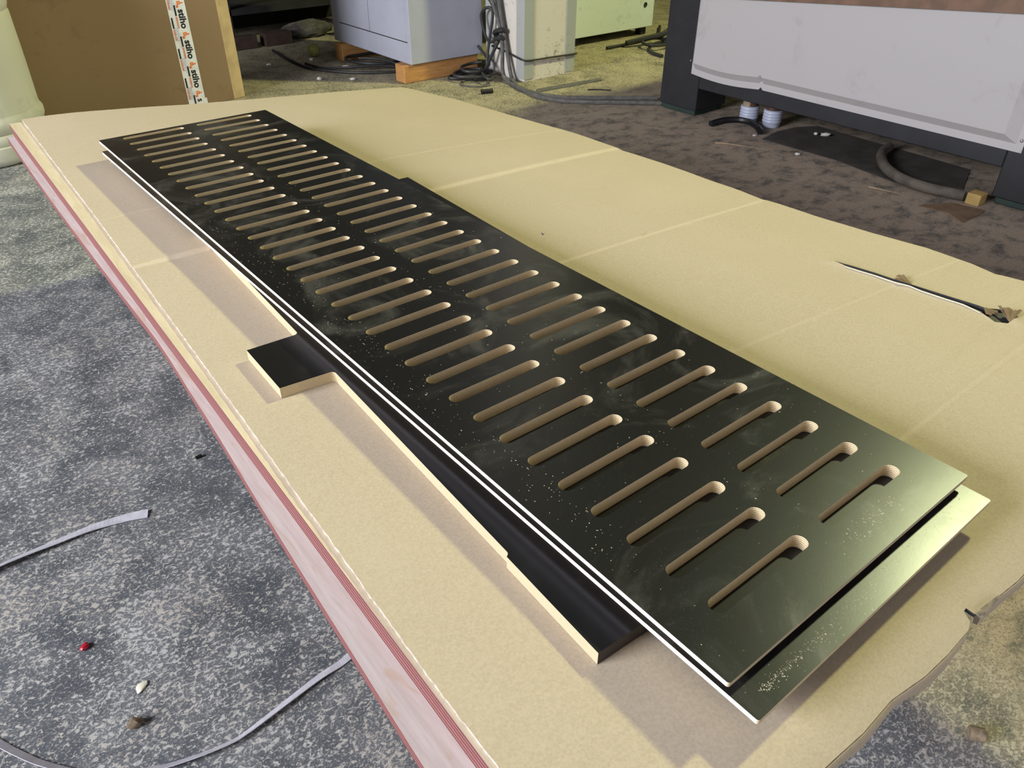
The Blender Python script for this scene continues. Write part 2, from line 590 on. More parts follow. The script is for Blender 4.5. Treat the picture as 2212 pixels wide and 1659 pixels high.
# ------------------------------------------------------------------ the workshop shell
struct('floor', bxm(-5, 8.6, -5, 7.0, -0.1, 0.0), 'floor')
struct('wall_back', bxm(-5, 8.6, 6.6, 6.75, 0, 6.0), 'wall_dark')
struct('wall_right', bxm(8.6, 8.75, -5, 6.75, 0, 6.0), 'wall')
struct('ceiling', bxm(-5.15, 8.75, -5, 6.75, 6.0, 6.1), 'ceil')
bm = bxm(-5.15, -5, -5, 0.5, 0, 6.0)
bxm(-5.15, -5, 3.5, 6.75, 0, 6.0, bm=bm)
bxm(-5.15, -5, 0.5, 3.5, 0, 1.5, bm=bm)
bxm(-5.15, -5, 0.5, 3.5, 3.6, 6.0, bm=bm)
struct('wall_left', bm, 'wall')
bm = bxm(-5.12, -5.05, 0.5, 0.58, 1.5, 3.6)
bxm(-5.12, -5.05, 3.42, 3.5, 1.5, 3.6, bm=bm)
bxm(-5.12, -5.05, 0.58, 3.42, 1.5, 1.58, bm=bm)
bxm(-5.12, -5.05, 0.58, 3.42, 3.52, 3.6, bm=bm)
bxm(-5.11, -5.06, 1.96, 2.04, 1.58, 3.52, bm=bm)
struct('window_1', bm, 'steel')

# hanging lamp over the machines (its own light below the shade)
lt = tag(empty('hanging_lamp', LAMP), 'round workshop lamp hanging from the ceiling above the machine', 'lamp')
obj('lamp_shade', lathe_bm([(0.05, 0.22), (0.07, 0.20), (0.30, 0.04), (0.31, 0.02), (0.30, 0.025), (0.06, 0.185), (0.0, 0.19)], 32), 'lampshade', lt, True)
obj('cord', tube_bm([(0, 0, 0.2), (0, 0, 0.4), (0, 0, 0.62)], 0.006), 'cable', lt)
la = area('lamp_light', LAMP, (0.7, 1.4, 0.5), 0.42, 0.42, LAMP_POWER, LAMP_COL, 'DISK')

# ------------------------------------------------------------------ pile of plywood sheets
def droop(x, y):
    s = min(1.1, max(0.0, (x - 0.45) / 1.1)) ** 1.6
    r = min(1.1, max(0.0, (x - 0.95) / 0.6)) ** 2
    return -0.076 * s * sstep(0.9, 2.65, y) - 0.008 * r


def grid(x0, x1, y0, y1, st):
    nx, ny = int((x1 - x0) / st), int((y1 - y0) / st)
    return [(x0 + (i + .5) * (x1 - x0) / nx, y0 + (j + .5) * (y1 - y0) / ny) for i in range(nx) for j in range(ny)]


def poly_grid(poly, st):
    xs = [p[0] for p in poly]
    ys = [p[1] for p in poly]
    return [q for q in grid(min(xs), max(xs), min(ys), max(ys), st) if inside(q, poly)]


def sheet(name, outline, top, thick, mats, label, wm=None):
    tri = triangulate(outline, (), poly_grid([(x + (0.012 if x < .8 else -0.012), y + (0.012 if y < 1.3 else -0.012)) for x, y in outline], 0.045))
    b = plate(tri, lambda x, y: top + droop(x, y) - 0.004 * sstep(0.9, 1.4, x), lambda x, y: top - thick + droop(x, y) - 0.004 * sstep(0.9, 1.4, x), None, 0, 1, 1, wm)
    return tag(obj(name, b, mats), label, 'plywood', 'plywood sheets in the pile')


def edge_line(off, ys):
    return [(0.204 + 0.030 * y + off, y) for y in ys]


ys = [0.17 + i * 0.125 for i in range(21)]
o1 = edge_line(0, ys) + [(1.460, 2.50), (1.405, 0.135)]
sheet('plywood_sheet', o1, 0.541, 0.018, ['cream', 'rededge'], 'top plywood sheet of the pile, cream veneer strip showing beside the cardboard')
o2 = edge_line(0.0015, ys) + [(1.462, 2.50), (1.407, 0.13)]
sheet('plywood_sheet', o2, 0.5228, 0.018, ['cream', 'rededge'], 'second plywood sheet from the top, dark red sealed edge')
L3 = [(0.170, 0.16), (0.177, 0.33), (0.186, 0.48), (0.202, 0.74), (0.217, 0.95), (0.2245, 1.08), (0.2345, 1.26), (0.2375, 1.48), (0.249, 2.08), (0.2655, 2.60), (0.2675, 2.675)]
L3s = [(p.x, p.y) for p in spline([(a, b, 0) for a, b in L3], 3)]
sheet('plywood_sheet', L3s + [(1.465, 2.50), (1.41, 0.13)], 0.5046, 0.018, ['pink', 'rededge'], 'lowest plywood sheet, its pale pink face jutting out below the others')

# timber trestles carrying the pile
for yy, zt, lab in ((0.72, 0.484, 'timber trestle under the near half of the plywood pile'), (2.0, 0.465, 'timber trestle under the far half of the plywood pile')):
    r = tag(empty('trestle', (0.7, yy, 0)), lab, 'trestle', 'trestles under the pile')
    obj('beam', bxm(-0.28, 0.28, -0.04, 0.04, zt - 0.09, zt, 0.003), 'timber', r)
    for sx in (-0.22, 0.22):
        for sy in (-1, 1):
            b = bmesh.new()
            vs = [b.verts.new((sx + dx, sy * (0.03 + (0.13 if z0 == 0 else 0)) + dy, z0)) for z0 in (0, zt - 0.09) for dy in (-0.02, 0.02) for dx in (-0.03, 0.03)]
            for f in ((0, 2, 3, 1), (4, 5, 7, 6), (0, 1, 5, 4), (2, 6, 7, 3), (0, 4, 6, 2), (1, 3, 7, 5)):
                b.faces.new([vs[i] for i in f])
            obj('leg', b, 'timber', r)

# ------------------------------------------------------------------ cardboard laid over the pile
def wav(p, a):
    return (p[0] + random.uniform(-a, a), p[1] + random.uniform(-a, a))


def dens(pts, st, jit):
    out = []
    for (a, b) in zip(pts, pts[1:]):
        L = math.dist(a, b)
        n = max(1, int(L / st))
        for k in range(n):
            q = (a[0] + (b[0] - a[0]) * k / n, a[1] + (b[1] - a[1]) * k / n)
            out.append(wav(q, jit) if k else q)
    return out


c_left = [(0.3199, 2.673), (0.2861, 1.7856), (0.2622, 1.26), (0.2528, 1.0507), (0.2203, 0.4022), (0.2155, 0.20), (0.2145, 0.118)]
c_near = [(0.2145, 0.118), (0.43, 0.1145), (0.50, 0.111), (0.55, 0.1125), (0.602, 0.106), (0.645, 0.1045), (0.690, 0.1055), (0.700, 0.1095), (0.7040, 0.119), (0.7095, 0.1195), (0.7125, 0.1105), (0.760, 0.1062), (0.80, 0.1031), (1.10, 0.10), (1.545, 0.098)]
c_right = [(1.545, 0.098), (1.5494, 0.4137), (1.5406, 0.449), (1.536, 0.4597), (1.5461, 0.5078), (1.5474, 0.6009), (1.5279, 0.7107), (1.514, 0.834), (1.5102, 0.9542), (1.5016, 0.9605), (1.5115, 1.03), (1.5154, 1.1291), (1.5328, 1.2938), (1.5431, 1.4447), (1.5516, 1.4706), (1.5865, 1.6861), (1.6001, 1.8938), (1.6184, 2.1341), (1.6241, 2.3596), (1.5828, 2.5378), (1.5721, 2.5842)]
c_far = [(1.5721, 2.5842), (1.5572, 2.5988), (1.5209, 2.5977), (1.4131, 2.5775), (1.2589, 2.5613), (1.117, 2.5506), (0.9878, 2.5498), (0.8264, 2.5638), (0.7574, 2.5733), (0.6294, 2.6082), (0.5662, 2.6226), (0.4452, 2.6584), (0.3727, 2.6729), (0.3199, 2.673)]
card_out = dens(c_left, 0.009, 0.0007) + dens(c_near, 0.03, 0.0003) + dens(c_right, 0.03, 0.0006) + dens(c_far, 0.01, 0.0009)
slit = [(1.3325, 0.6750), (1.3360, 0.6560), (1.3404, 0.6395), (1.3455, 0.6175), (1.35, 0.5975), (1.3508, 0.5656), (1.3590, 0.5324), (1.3642, 0.4977), (1.3713, 0.4591), (1.3781, 0.4216), (1.3771, 0.4060), (1.3937, 0.393), (1.4043, 0.3772), (1.3985, 0.362), (1.3541, 0.3592), (1.3446, 0.3752), (1.3588, 0.4048), (1.3605, 0.4365), (1.3560, 0.4665), (1.3526, 0.5079), (1.3514, 0.5301), (1.3446, 0.556), (1.3421, 0.5912), (1.3376, 0.6180), (1.3336, 0.6458)]
slit = [(q[0] + random.uniform(-.0008, .0008) + (-0.002 if i > 14 else 0.001), q[1]) for i, q in enumerate(slit)]
tear = [(0.9804, 1.128), (0.9861, 1.1142), (0.9795, 1.1165), (0.9741, 1.1148)]
creases = [((0.30, 1.482), (1.552, 1.4705), 0.0040, 0.0110), ((0.60, 1.015), (1.502, 0.958), 0.0026, 0.0060), ((0.70, 0.608), (1.375, 0.547), 0.0022, 0.0060),
           ((0.70, 0.305), (1.35, 0.312), 0.0022, 0.0060), ((0.29, 1.756), (1.60, 1.74), 0.0012, 0.0060), ((0.9, 2.14), (1.6, 2.19), 0.0010, 0.006), ((1.10, 0.362), (1.54, 0.385), 0.0012, 0.005)]


def cz(x, y):
    z = droop(x, y)
    for (a, b, amp, wd) in creases:
        if a[0] - 0.02 <= x <= b[0] + 0.02:
            t = (x - a[0]) / (b[0] - a[0])
            d = y - (a[1] + (b[1] - a[1]) * t)
            if abs(d) < wd * 4:
                fade = min(1.0, max(0.0, (x - a[0] + 0.02) / 0.08))
                z += fade * amp * (d / wd) * math.exp(0.5 - 0.5 * (d / wd) ** 2) * 0.55
    # near border bends down over the edge of the sheets
    if y < 0.150:
        t = (0.150 - y) / 0.045
        z -= 0.011 * t * t
    # lifted lips along the cut
    if 0.34 < y < 0.69 and 1.31 < x < 1.42:
        cxs = 1.3335 + (0.675 - y) * 0.125
        d = x - cxs
        z += 0.0035 * math.exp(-(d / 0.012) ** 2)
    return z


ext = poly_grid([(x + (0.008 if x < .8 else -0.010), y + (0.006 if y < 1.3 else -0.010)) for x, y in c_left[::-1] + c_far[::-1] + c_right[::-1]], 0.030)
for a, b, amp, wd in creases:
    n = int((b[0] - a[0]) / 0.02)
    for i in range(1, n):
        t = i / n
        for o_ in (-2.4, -1, 0, 1, 2.4):
            q = (a[0] + (b[0] - a[0]) * t, a[1] + (b[1] - a[1]) * t + o_ * wd)
            ext.append(q)
for i in range(44):
    for yy in (0.116, 0.126, 0.138, 0.150):
        ext.append((0.23 + i * 0.03, yy))
for i in range(36):
    for dx in (-0.022, -0.012, 0.0, 0.012, 0.022):
        yy = 0.35 + i * 0.0095
        ext.append((1.3335 + (0.675 - yy) * 0.125 + dx + 0.0005, yy))
ext = [q for q in ext if inside(q, card_out) and not inside(q, slit) and not inside(q, tear)]
cd = tag(empty('cardboard_sheet', (0.2145, 0.118, 0.541)), 'large creased brown cardboard sheet covering the plywood pile', 'cardboard')
inv = Matrix.Translation((-0.2145, -0.118, -0.541))
tri = triangulate(card_out, (slit, tear), ext)
b = plate(tri, lambda x, y: 0.546 + cz(x, y), lambda x, y: 0.5412 + cz(x, y), None, 0, 1, 0, lambda a, c: 2 if ((1.31 < a[0] < 1.43 and 0.33 < a[1] < 0.70) or (0.696 < a[0] < 0.716 and a[1] < 0.14)) else 1)  # walls of the cut and notch coloured dark as shade inside them
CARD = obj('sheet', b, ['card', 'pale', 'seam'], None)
CARD.data.transform(inv)
CARD.parent = cd
for p in CARD.data.polygons:
    p.use_smooth = True
CARD.data.set_sharp_from_angle(angle=0.6)
# torn flutes fanned out along the cut
def fan(cx, cy, r, a0, a1, n, tilt):
    b = bmesh.new()
    for i in range(n):
        a = a0 + (a1 - a0) * i / (n - 1)
        d = Vector((math.cos(a), math.sin(a), 0))
        s = Vector((-d.y, d.x, 0))
        base = Vector((cx, cy, 0.5455 + cz(cx, cy)))
        ln = r * random.uniform(0.8, 1.1)
        tip = base + d * ln + Vector((0, 0, tilt * random.uniform(.6, 1.2)))
        w0, w1 = 0.0012, 0.0026
        vs = [b.verts.new(base - s * w0), b.verts.new(base + s * w0), b.verts.new(tip + s * w1), b.verts.new(tip - s * w1)]
        vs2 = [b.verts.new(v.co + Vector((0, 0, 0.0008))) for v in vs]
        b.faces.new(vs[::-1])
        b.faces.new(vs2)
        for k in range(4):
            b.faces.new((vs[k], vs[(k + 1) % 4], vs2[(k + 1) % 4], vs2[k]))
    b.transform(inv)
    return b


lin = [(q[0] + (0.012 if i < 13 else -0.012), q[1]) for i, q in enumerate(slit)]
obj('slit_shade', (lambda bb: (bb.transform(inv), bb)[1])(plate(triangulate(lin), lambda x, y: 0.5414 + droop(x, y), lambda x, y: 0.5404 + droop(x, y))), 'seam', cd)  # added near-black strip, painted shade in the gap below the cut
lp = [(q[0] - 0.0035, q[1], 0.5464 + cz(q[0] - 0.0035, q[1])) for q in slit[16:]]
b = ribbon_bm(lp, 0.0028, [0.0, 0.1, 0.0], 0.0006, 3)
b.transform(Matrix.Translation((0, 0, -0.0008)) @ Matrix.Identity(4))
b.transform(inv)
obj('torn_paper', b, 'white_bit', cd)
obj('torn_flutes', fan(1.3640, 0.5345, 0.029, 1.15, 2.35, 6, 0.007), 'scrap', cd)
obj('torn_flutes', fan(1.362, 0.3600, 0.040, 0.05, 0.85, 8, 0.008), 'scrap', cd)
obj('torn_flap', fan(1.3770, 0.408, 0.020, 3.9, 5.6, 7, -0.004), 'scrap', cd)
# curled lip of the torn notch at the near border
b = bmesh.new()
rows = []
for i in range(9):
    t = i / 8
    x = 0.7135 + 0.045 * t
    row = []
    for j in range(7):
        a = j / 6 * PI * 0.95
        rr = 0.0085 * (1 - 0.75 * t)
        row.append(b.verts.new((x - 0.004 * math.sin(a), 0.1105 - 0.004 * t - rr * math.sin(a) * 1.0, 0.5385 + cz(x, 0.12) + 0.004 + rr * (1 - math.cos(a)) * 0.55 - 0.010 * (j / 6) * 0)))
    rows.append(row)
for A, B in zip(rows, rows[1:]):
    for j in range(6):
        b.faces.new((A[j], B[j], B[j + 1], A[j + 1]))
bmesh.ops.solidify(b, geom=b.faces[:], thickness=0.0012)
b.transform(inv)
obj('curled_lip', b, 'pale', cd, True)
# folded-down border strip below the near edge
nb = [q for q in dens([(0.30, 0.1135), (0.43, 0.1145), (0.50, 0.111), (0.55, 0.1125), (0.602, 0.106), (0.645, 0.1045), (0.697, 0.107)], 0.012, 0.0)]
def flap(pts, hgt):
    b = bmesh.new()
    rows = []
    for i, (x, y) in enumerate(pts):
        z = 0.5455 + cz(x, y)
        k = 1 - 0.35 * math.sin(i * 0.7)
        rows.append([b.verts.new((x, y + o_, z + dz)) for o_, dz in ((0.004, -0.004), (-0.0012, -0.001), (-0.0036, -0.006), (-0.0034, -hgt * k), (0.0006, -hgt * k))])
    for A, B in zip(rows, rows[1:]):
        for j in range(5):
            b.faces.new((A[j], B[j], B[(j + 1) % 5], A[(j + 1) % 5]))
    b.faces.new(rows[0])
    b.faces.new(rows[-1])
    b.transform(inv)
    return b


obj('folded_border', flap(nb, 0.018), 'card', cd, True)
obj('folded_border', flap(dens([(0.722, 0.1095), (0.760, 0.1062), (0.80, 0.1031), (1.0, 0.101), (1.5, 0.099)], 0.02, 0), 0.020), 'card', cd, True)

# ------------------------------------------------------------------ black film-faced panels
PW, PL = 0.4366, 1.9386


def slot_loop(x0, x1, yc, r=0.0100, n=9):
    out = []
    for k in range(n + 1):
        a = -PI / 2 - PI * k / n
        out.append((x0 + r + r * math.cos(a), yc + r * math.sin(a)))
    for k in range(n + 1):
        a = PI / 2 - PI * k / n
        out.append((x1 - r + r * math.cos(a), yc + r * math.sin(a)))
    return out


def rrect(x0, x1, y0, y1, r, n=4):
    out = []
    for cx, cy, a0 in ((x1 - r, y0 + r, -PI / 2), (x1 - r, y1 - r, 0), (x0 + r, y1 - r, PI / 2), (x0 + r, y0 + r, PI)):
        for k in range(n + 1):
            a = a0 + PI / 2 * k / n
            out.append((cx + r * math.cos(a), cy + r * math.sin(a)))
    return out


slots = []
for k in range(35):
    yc = 0.0612 + k * (1.9135 - 0.0612) / 34
    slots.append(slot_loop(0.0512, 0.2022, yc))
    slots.append(slot_loop(0.2362, 0.3852, yc))
P_OUT = rrect(0, PW, 0, PL, 0.0028)
P_IN = rrect(0.012, PW - 0.012, 0.012, PL - 0.012, 0.002)
TRI_OUT = triangulate(P_OUT, slots)
TRI_IN = triangulate(P_IN, slots)


def slotted_panel(loc, rz, label, chips):
    r = tag(empty('slotted_panel', loc, rz), label, 'panel', 'black slotted panels')
    b = plate(TRI_OUT, 0.0176, 0.0117, None, 0, 0, 0, lambda a, c: 1 if (a[0] < 0.0005 and c[0] < 0.0005) else 0)  # only the window-facing left edge takes the brightened ply
    plate(TRI_IN, 0.0117, 0.0004, b)
    obj('plywood_core', b, ['ply', 'ply_lit'], r)
    obj('film_face', plate(TRI_OUT, 0.018, 0.0176), 'film', r)
    obj('film_back', plate(TRI_IN, 0.0004, 0.0), 'film_clean', r)
    d = obj('sawdust', chips_bm(chips), 'chip', r)
    d['kind'] = 'stuff'
    return r


def slot_hit(x, y):
    k = round((y - 0.0612) / 0.05448)
    if abs(y - (0.0612 + k * 0.05448)) < 0.0115 and (0.050 < x < 0.2035 or 0.235 < x < 0.3865):
        return True
    return False


ch = []
while len(ch) < 650:
    if random.random() < 0.45:
        k = random.randrange(2, 26)
        e = random.choice((0.049, 0.2045, 0.049, 0.2345))
        x, y = e + random.gauss(0, 0.006), 0.0612 + k * 0.05448 + random.gauss(0, 0.011)
    elif random.random() < 0.5:
        x, y = random.gauss(0.028, 0.014), random.uniform(0.1, 1.3)
    else:
        x, y = random.uniform(0.01, PW - 0.01), random.uniform(0.01, 1.2)
    if 0.003 < x < PW - 0.003 and 0.003 < y < PL - 0.003 and not slot_hit(x, y):
        ch.append((x, y, 0.018))
for _ in range(110):
    x, y = random.gauss(0.285, 0.03), random.gauss(0.030, 0.007)
    if 0.005 < y < 0.047:
        ch.append((x, y, 0.018))
slotted_panel((0.4027, 0.1986, 0.582), 0.0, 'upper black slotted panel with two columns of long slots, dusty top face', ch)
ch2 = []
for _ in range(330):
    t = random.random() ** 1.5
    x = 0.028 + 0.24 * t + random.gauss(0, 0.003)
    y = 0.0165 + random.gauss(0, 0.0022 + 0.004 * t)
    if 0.002 < y < 0.034:
        ch2.append((x, y, 0.018))
for _ in range(60):
    ch2.append((random.uniform(0.01, 0.42), random.uniform(0.003, 0.03), 0.018))
slotted_panel((0.4055, 0.1655, 0.564), 0.0049, 'lower black slotted panel jutting out under the near end of the upper one', ch2)

# tabbed board lying under both panels
ang = -0.050
def tb(u, v):
    return (u, v)


fil = 0.008
T_OUT = [(0, 0), (0.4962, 0), (0.4962, 1.245), (0.004, 1.245), (0.004, 0.742)]
def fillet(cx, cy, a0, a1, r, n=5):
    return [(cx + r * math.cos(a0 + (a1 - a0) * k / n), cy + r * math.sin(a0 + (a1 - a0) * k / n)) for k in range(n + 1)]


T_OUT = [(0, 0), (0.4962, 0), (0.4962, 1.245), (0.0045, 1.245)]
T_OUT += fillet(0.0045 - 0.007, 0.7265 + 0.007, 0, -PI / 2, 0.007)
T_OUT += [(-0.0795, 0.7265), (-0.0775, 0.6005)]
T_OUT += fillet(0.0045 - 0.007, 0.5965 - 0.007, PI / 2, 0, 0.007)
T_OUT += fillet(0.0045 - 0.006, 0.1515 + 0.006, 0, -PI / 2, 0.006)[:-1]
T_OUT += [(0.0, 0.1512)]
tr = tag(empty('tabbed_board', (0.3555, 0.310, 0.546), ang), 'black board with a square tab sticking out, lying under the slotted panels', 'board')
tt = triangulate(T_OUT)


def twm(a, c):
    return 1 if (a[1] < 0.001 and c[1] < 0.001) else 0


b = plate(tt, 0.0176, 0.0004, None, 0, 0, 0, twm)
obj('plywood_core', b, ['ply', 'ply_dark'], tr)
obj('film_face', plate(tt, 0.018, 0.0176), 'film_clean', tr)
obj('film_back', plate(tt, 0.0004, 0.0), 'film_clean', tr)

# ------------------------------------------------------------------ white drum, far left
dr = tag(empty('plastic_drum', (0.33, 4.385, 0)), 'off-white plastic drum with moulded ribs at the far left', 'drum')
prof = [(0, 0.0), (0.262, 0.0), (0.280, 0.012), (0.288, 0.035), (0.290, 0.085), (0.286, 0.09), (0.290, 0.098), (0.292, 0.130), (0.287, 0.137), (0.292, 0.145), (0.300, 0.165), (0.300, 0.19), (0.291, 0.205), (0.289, 0.215), (0.291, 0.40), (0.290, 0.60), (0.286, 0.61), (0.292, 0.625), (0.296, 0.64), (0.290, 0.80), (0.27, 0.86), (0.20, 0.88), (0, 0.88)]
obj('body', lathe_bm(prof, 48), 'drum', dr, True)
obj('lid', lathe_bm([(0, 0.88), (0.19, 0.88), (0.20, 0.89), (0.20, 0.91), (0.18, 0.915), (0, 0.915)], 40), 'drum', dr, True)

# ------------------------------------------------------------------ upright cardboard package with printed tape
pk = tag(empty('cardboard_package', (1.1, 4.64, 0)), 'tall flat cardboard package standing upright with printed white tape', 'package')
BX = [(0.585, 4.598), (1.630, 4.584), (1.705, 4.612), (1.705, 4.70), (0.585, 4.70)]
b = bmesh.new()
lo = [b.verts.new((x - 1.1, y - 4.64, 0.002)) for x, y in BX]
hi = [b.verts.new((x - 1.1, y - 4.64, 1.25)) for x, y in BX]
b.faces.new(lo[::-1])
b.faces.new(hi)
for k in range(5):
    f = b.faces.new((lo[k], lo[(k + 1) % 5], hi[(k + 1) % 5], hi[k]))
    f.material_index = 1 if k == 1 else 0
obj('carton', b, ['box', 'box_edge'], pk)


def face_y(x):
    return 4.598 + (x - 0.585) / (1.630 - 0.585) * -0.014


def onbox(x0, x1, z0, z1, lift, th=0.0006):
    b = bmesh.new()
    vs = []
    for dy in (lift, lift + th):
        for x, z in ((x0, z0), (x1, z0), (x1, z1), (x0, z1)):
            vs.append(b.verts.new((x - 1.1, face_y(x) - dy - 4.64, z)))
    for f in ((0, 1, 2, 3), (4, 7, 6, 5), (0, 4, 5, 1), (1, 5, 6, 2), (2, 6, 7, 3), (3, 7, 4, 0)):
        b.faces.new([vs[i] for i in f])
    return b


tpA = obj('tape_strip', onbox(1.372, 1.425, 0.004, 1.25, 0.0004), 'tape', pk)
tpB = obj('tape_strip', onbox(1.402, 1.466, 0.004, 1.25, 0.0012), 'tape', pk)


def text_mesh(body, size, bold=0.0):
    cu = bpy.data.curves.new('lettering', 'FONT')
    cu.body = body
    cu.size = size
    cu.offset = bold
    cu.extrude = 0.0002
    cu.align_x = 'LEFT'
    o = bpy.data.objects.new('tmp', cu)
    COL.objects.link(o)
    dg = bpy.context.evaluated_depsgraph_get()
    me = bpy.data.meshes.new_from_object(o.evaluated_get(dg))
    bpy.data.objects.remove(o)
    return me


def put_text(me, x, z, mat, par):
    """text reading downwards, letter tops to the right, on the package face"""
    m = me.copy()
    m.transform(Matrix(((0, 1, 0, x - 1.1), (0, 0, -1, face_y(x) - 0.0022 - 4.64), (-1, 0, 0, z), (0, 0, 0, 1))))
    m.materials.clear()
    return link('lettering', m, mat, par)


tm = text_mesh('stiho', 0.047, 0.0017)
ghost = text_mesh('stiho', 0.034, 0.0003)
PIT = 0.1515
for k in range(8):
    z0 = 0.4915 + (2 - k) * PIT + PIT
    if z0 < 0.03 or z0 > 1.2:
        continue
    if z0 - 0.105 > 0.004:
        put_text(tm, 1.4235, z0, 'ink_black', tpB)
    else:
        put_text(text_mesh('s', 0.046, 0.0011), 1.4235, z0, 'ink_black', tpB)
    # orange logo above each word: loop, crossing bar and hook
    zl = z0 + 0.030
    b = onbox(1.4245, 1.4300, zl - 0.020, zl + 0.010, 0.0021)
    for q in ((1.430, 1.4395, zl + 0.004, zl + 0.010), (1.430, 1.4395, zl - 0.006, zl + 0.000), (1.4375, 1.4425, zl - 0.006, zl + 0.010), (1.4425, 1.4560, zl - 0.0025, zl + 0.0035), (1.418, 1.4245, zl - 0.0205, zl - 0.0150), (1.418, 1.4225, zl - 0.0205, zl - 0.008)):
        b2 = onbox(q[0], q[1], q[2], q[3], 0.0021)
        me = bpy.data.meshes.new('t')
        b2.to_mesh(me)
        b2.free()
        b.from_mesh(me)
        bpy.data.meshes.remove(me)
    obj('logo', b, 'ink_orange', tpB)
    zb = z0 + 0.022
    obj('print_block', onbox(1.4045, 1.4125, zb - 0.052, zb, 0.0021), 'ink_black', tpB)
    obj('print_block', onbox(1.4045, 1.4125, zb - 0.112, zb - 0.056, 0.0021), 'ink_red', tpB)
    zb = z0 - 0.037
    obj('print_block', onbox(1.3785, 1.3865, zb - 0.052, zb, 0.0013), 'ink_black', tpA)
    obj('print_block', onbox(1.3785, 1.3865, zb - 0.112, zb - 0.056, 0.0013), 'ink_red', tpA)
    g_ = put_text(ghost, 1.3885, z0 - 0.085, 'ink_blue', tpA)
# taped lower corner
obj('corner_tape', onbox(1.452, 1.476, 0.006, 0.036, 0.0018), 'tape', pk)

# ------------------------------------------------------------------ grey cabinet on timber blocks
cb = tag(empty('steel_cabinet', (2.9, 4.7, 0.105)), 'lavender-grey steel cabinet with two doors, raised on wooden blocks', 'cabinet')
def rel(b, o):
    b.transform(Matrix.Translation((-o[0], -o[1], -o[2])))
    return b


O = (2.9, 4.7, 0.105)
obj('body', rel(bxm(2.63, 3.17, 4.255, 5.23, 0.105, 1.45, 0.004), O), 'grey_paint', cb)
for ya, yb in ((4.292, 4.7205), (4.7265, 5.125)):
    obj('door', rel(bxm(2.6262, 2.634, ya, yb, 0.232, 1.40, 0.0015), O), 'grey_paint', cb)
obj('door_gap', rel(bxm(2.6285, 2.631, 4.285, 5.13, 0.226, 0.2322), O), 'seam', cb)
obj('door_gap', rel(bxm(2.6285, 2.631, 4.7203, 4.7267, 0.2322, 1.40), O), 'seam', cb)
tag(obj('timber_block', bxm(2.585, 3.14, 4.27, 4.375, 0.0, 0.104, 0.004), 'orange_timber'), 'orange-brown timber block under the near end of the grey cabinet', 'wood block', 'blocks under the grey cabinet')
tag(obj('timber_block', bxm(2.585, 3.14, 5.05, 5.15, 0.0, 0.104, 0.004), 'orange_timber'), 'orange-brown timber block under the far dark end of the grey cabinet', 'wood block', 'blocks under the grey cabinet')

# ------------------------------------------------------------------ pillar with metal corner guards
pl = tag(empty('pillar', (3.38, 4.04, 0)), 'square dirty white pillar with metal corner guards', 'pillar')
O = (3.38, 4.04, 0)
obj('shaft', rel(bxm(3.185, 3.590, 3.855, 4.225, 0.0, 6.0, 0.002), O), 'concrete_white', pl)
def angle_guard(cx, cy, sx, sy, w=0.072, th=0.005, z0=0.015, z1=1.9):
    b = bxm(min(cx - sx * th, cx + sx * w), max(cx - sx * th, cx + sx * w), min(cy, cy - sy * th), max(cy, cy - sy * th), z0, z1)
    bxm(min(cx, cx - sx * th), max(cx, cx - sx * th), min(cy, cy + sy * w), max(cy, cy + sy * w), z0, z1, bm=b)
    return rel(b, O)


obj('corner_guard', angle_guard(3.185, 3.855, 1, 1), 'steel', pl)
obj('corner_guard', angle_guard(3.590, 3.855, -1, 1), 'steel', pl)
obj('corner_guard', angle_guard(3.185, 4.225, 1, -1), 'steel', pl)

# wire tied round the foot of the pillar
tag(obj('cable_tie', tube_bm([(3.172, 4.16, 0.165), (3.170, 4.03, 0.155), (3.170, 3.90, 0.137), (3.174, 3.846, 0.131), (3.23, 3.842, 0.124), (3.40, 3.842, 0.121), (3.575, 3.842, 0.116), (3.606, 3.846, 0.116), (3.612, 3.86, 0.112)], 0.006, 8, 5), 'cable', smooth=True), 'thin black wire tied round the foot of the pillar', 'wire')

# ------------------------------------------------------------------ cables
def cable(pts, r, mat, label, cat='cable', group=None, n=7, closed=False):
    return tag(obj('cable', tube_bm(pts, r, 8, n, closed), mat, None, True), label, cat, group)


g = 'cables hanging by the pillar'
cable([(3.130, 4.170, 1.9), (3.110, 4.170, 1.2), (3.11, 4.17, 0.62), (3.13, 4.09, 0.42), (3.14, 4.035, 0.29), (3.13, 4.00, 0.18), (3.10, 3.96, 0.06), (3.09, 3.90, 0.012), (3.0488, 3.7202, 0.012), (3.0111, 3.5256, 0.012), (3.0364, 3.3922, 0.012), (3.1341, 3.2656, 0.012), (3.2711, 3.1448, 0.012), (3.46, 2.975, 0.012)], 0.012, 'cable_grey', 'thick grey cable running from the pillar along the floor to the machine, nearer one', group=g)
cable([(3.130, 4.090, 1.9), (3.150, 4.090, 1.2), (3.15, 4.09, 0.62), (3.145, 4.05, 0.42), (3.15, 4.02, 0.30), (3.15, 3.98, 0.16), (3.135, 3.92, 0.03), (3.10, 3.84, 0.012), (3.04, 3.72, 0.0125), (3.045, 3.56, 0.0125), (3.09, 3.43, 0.0125), (3.19, 3.33, 0.0125), (3.33, 3.215, 0.0125), (3.52, 3.06, 0.0125)], 0.0115, 'cable_grey', 'thick grey cable running from the pillar to the machine, farther one', group=g)
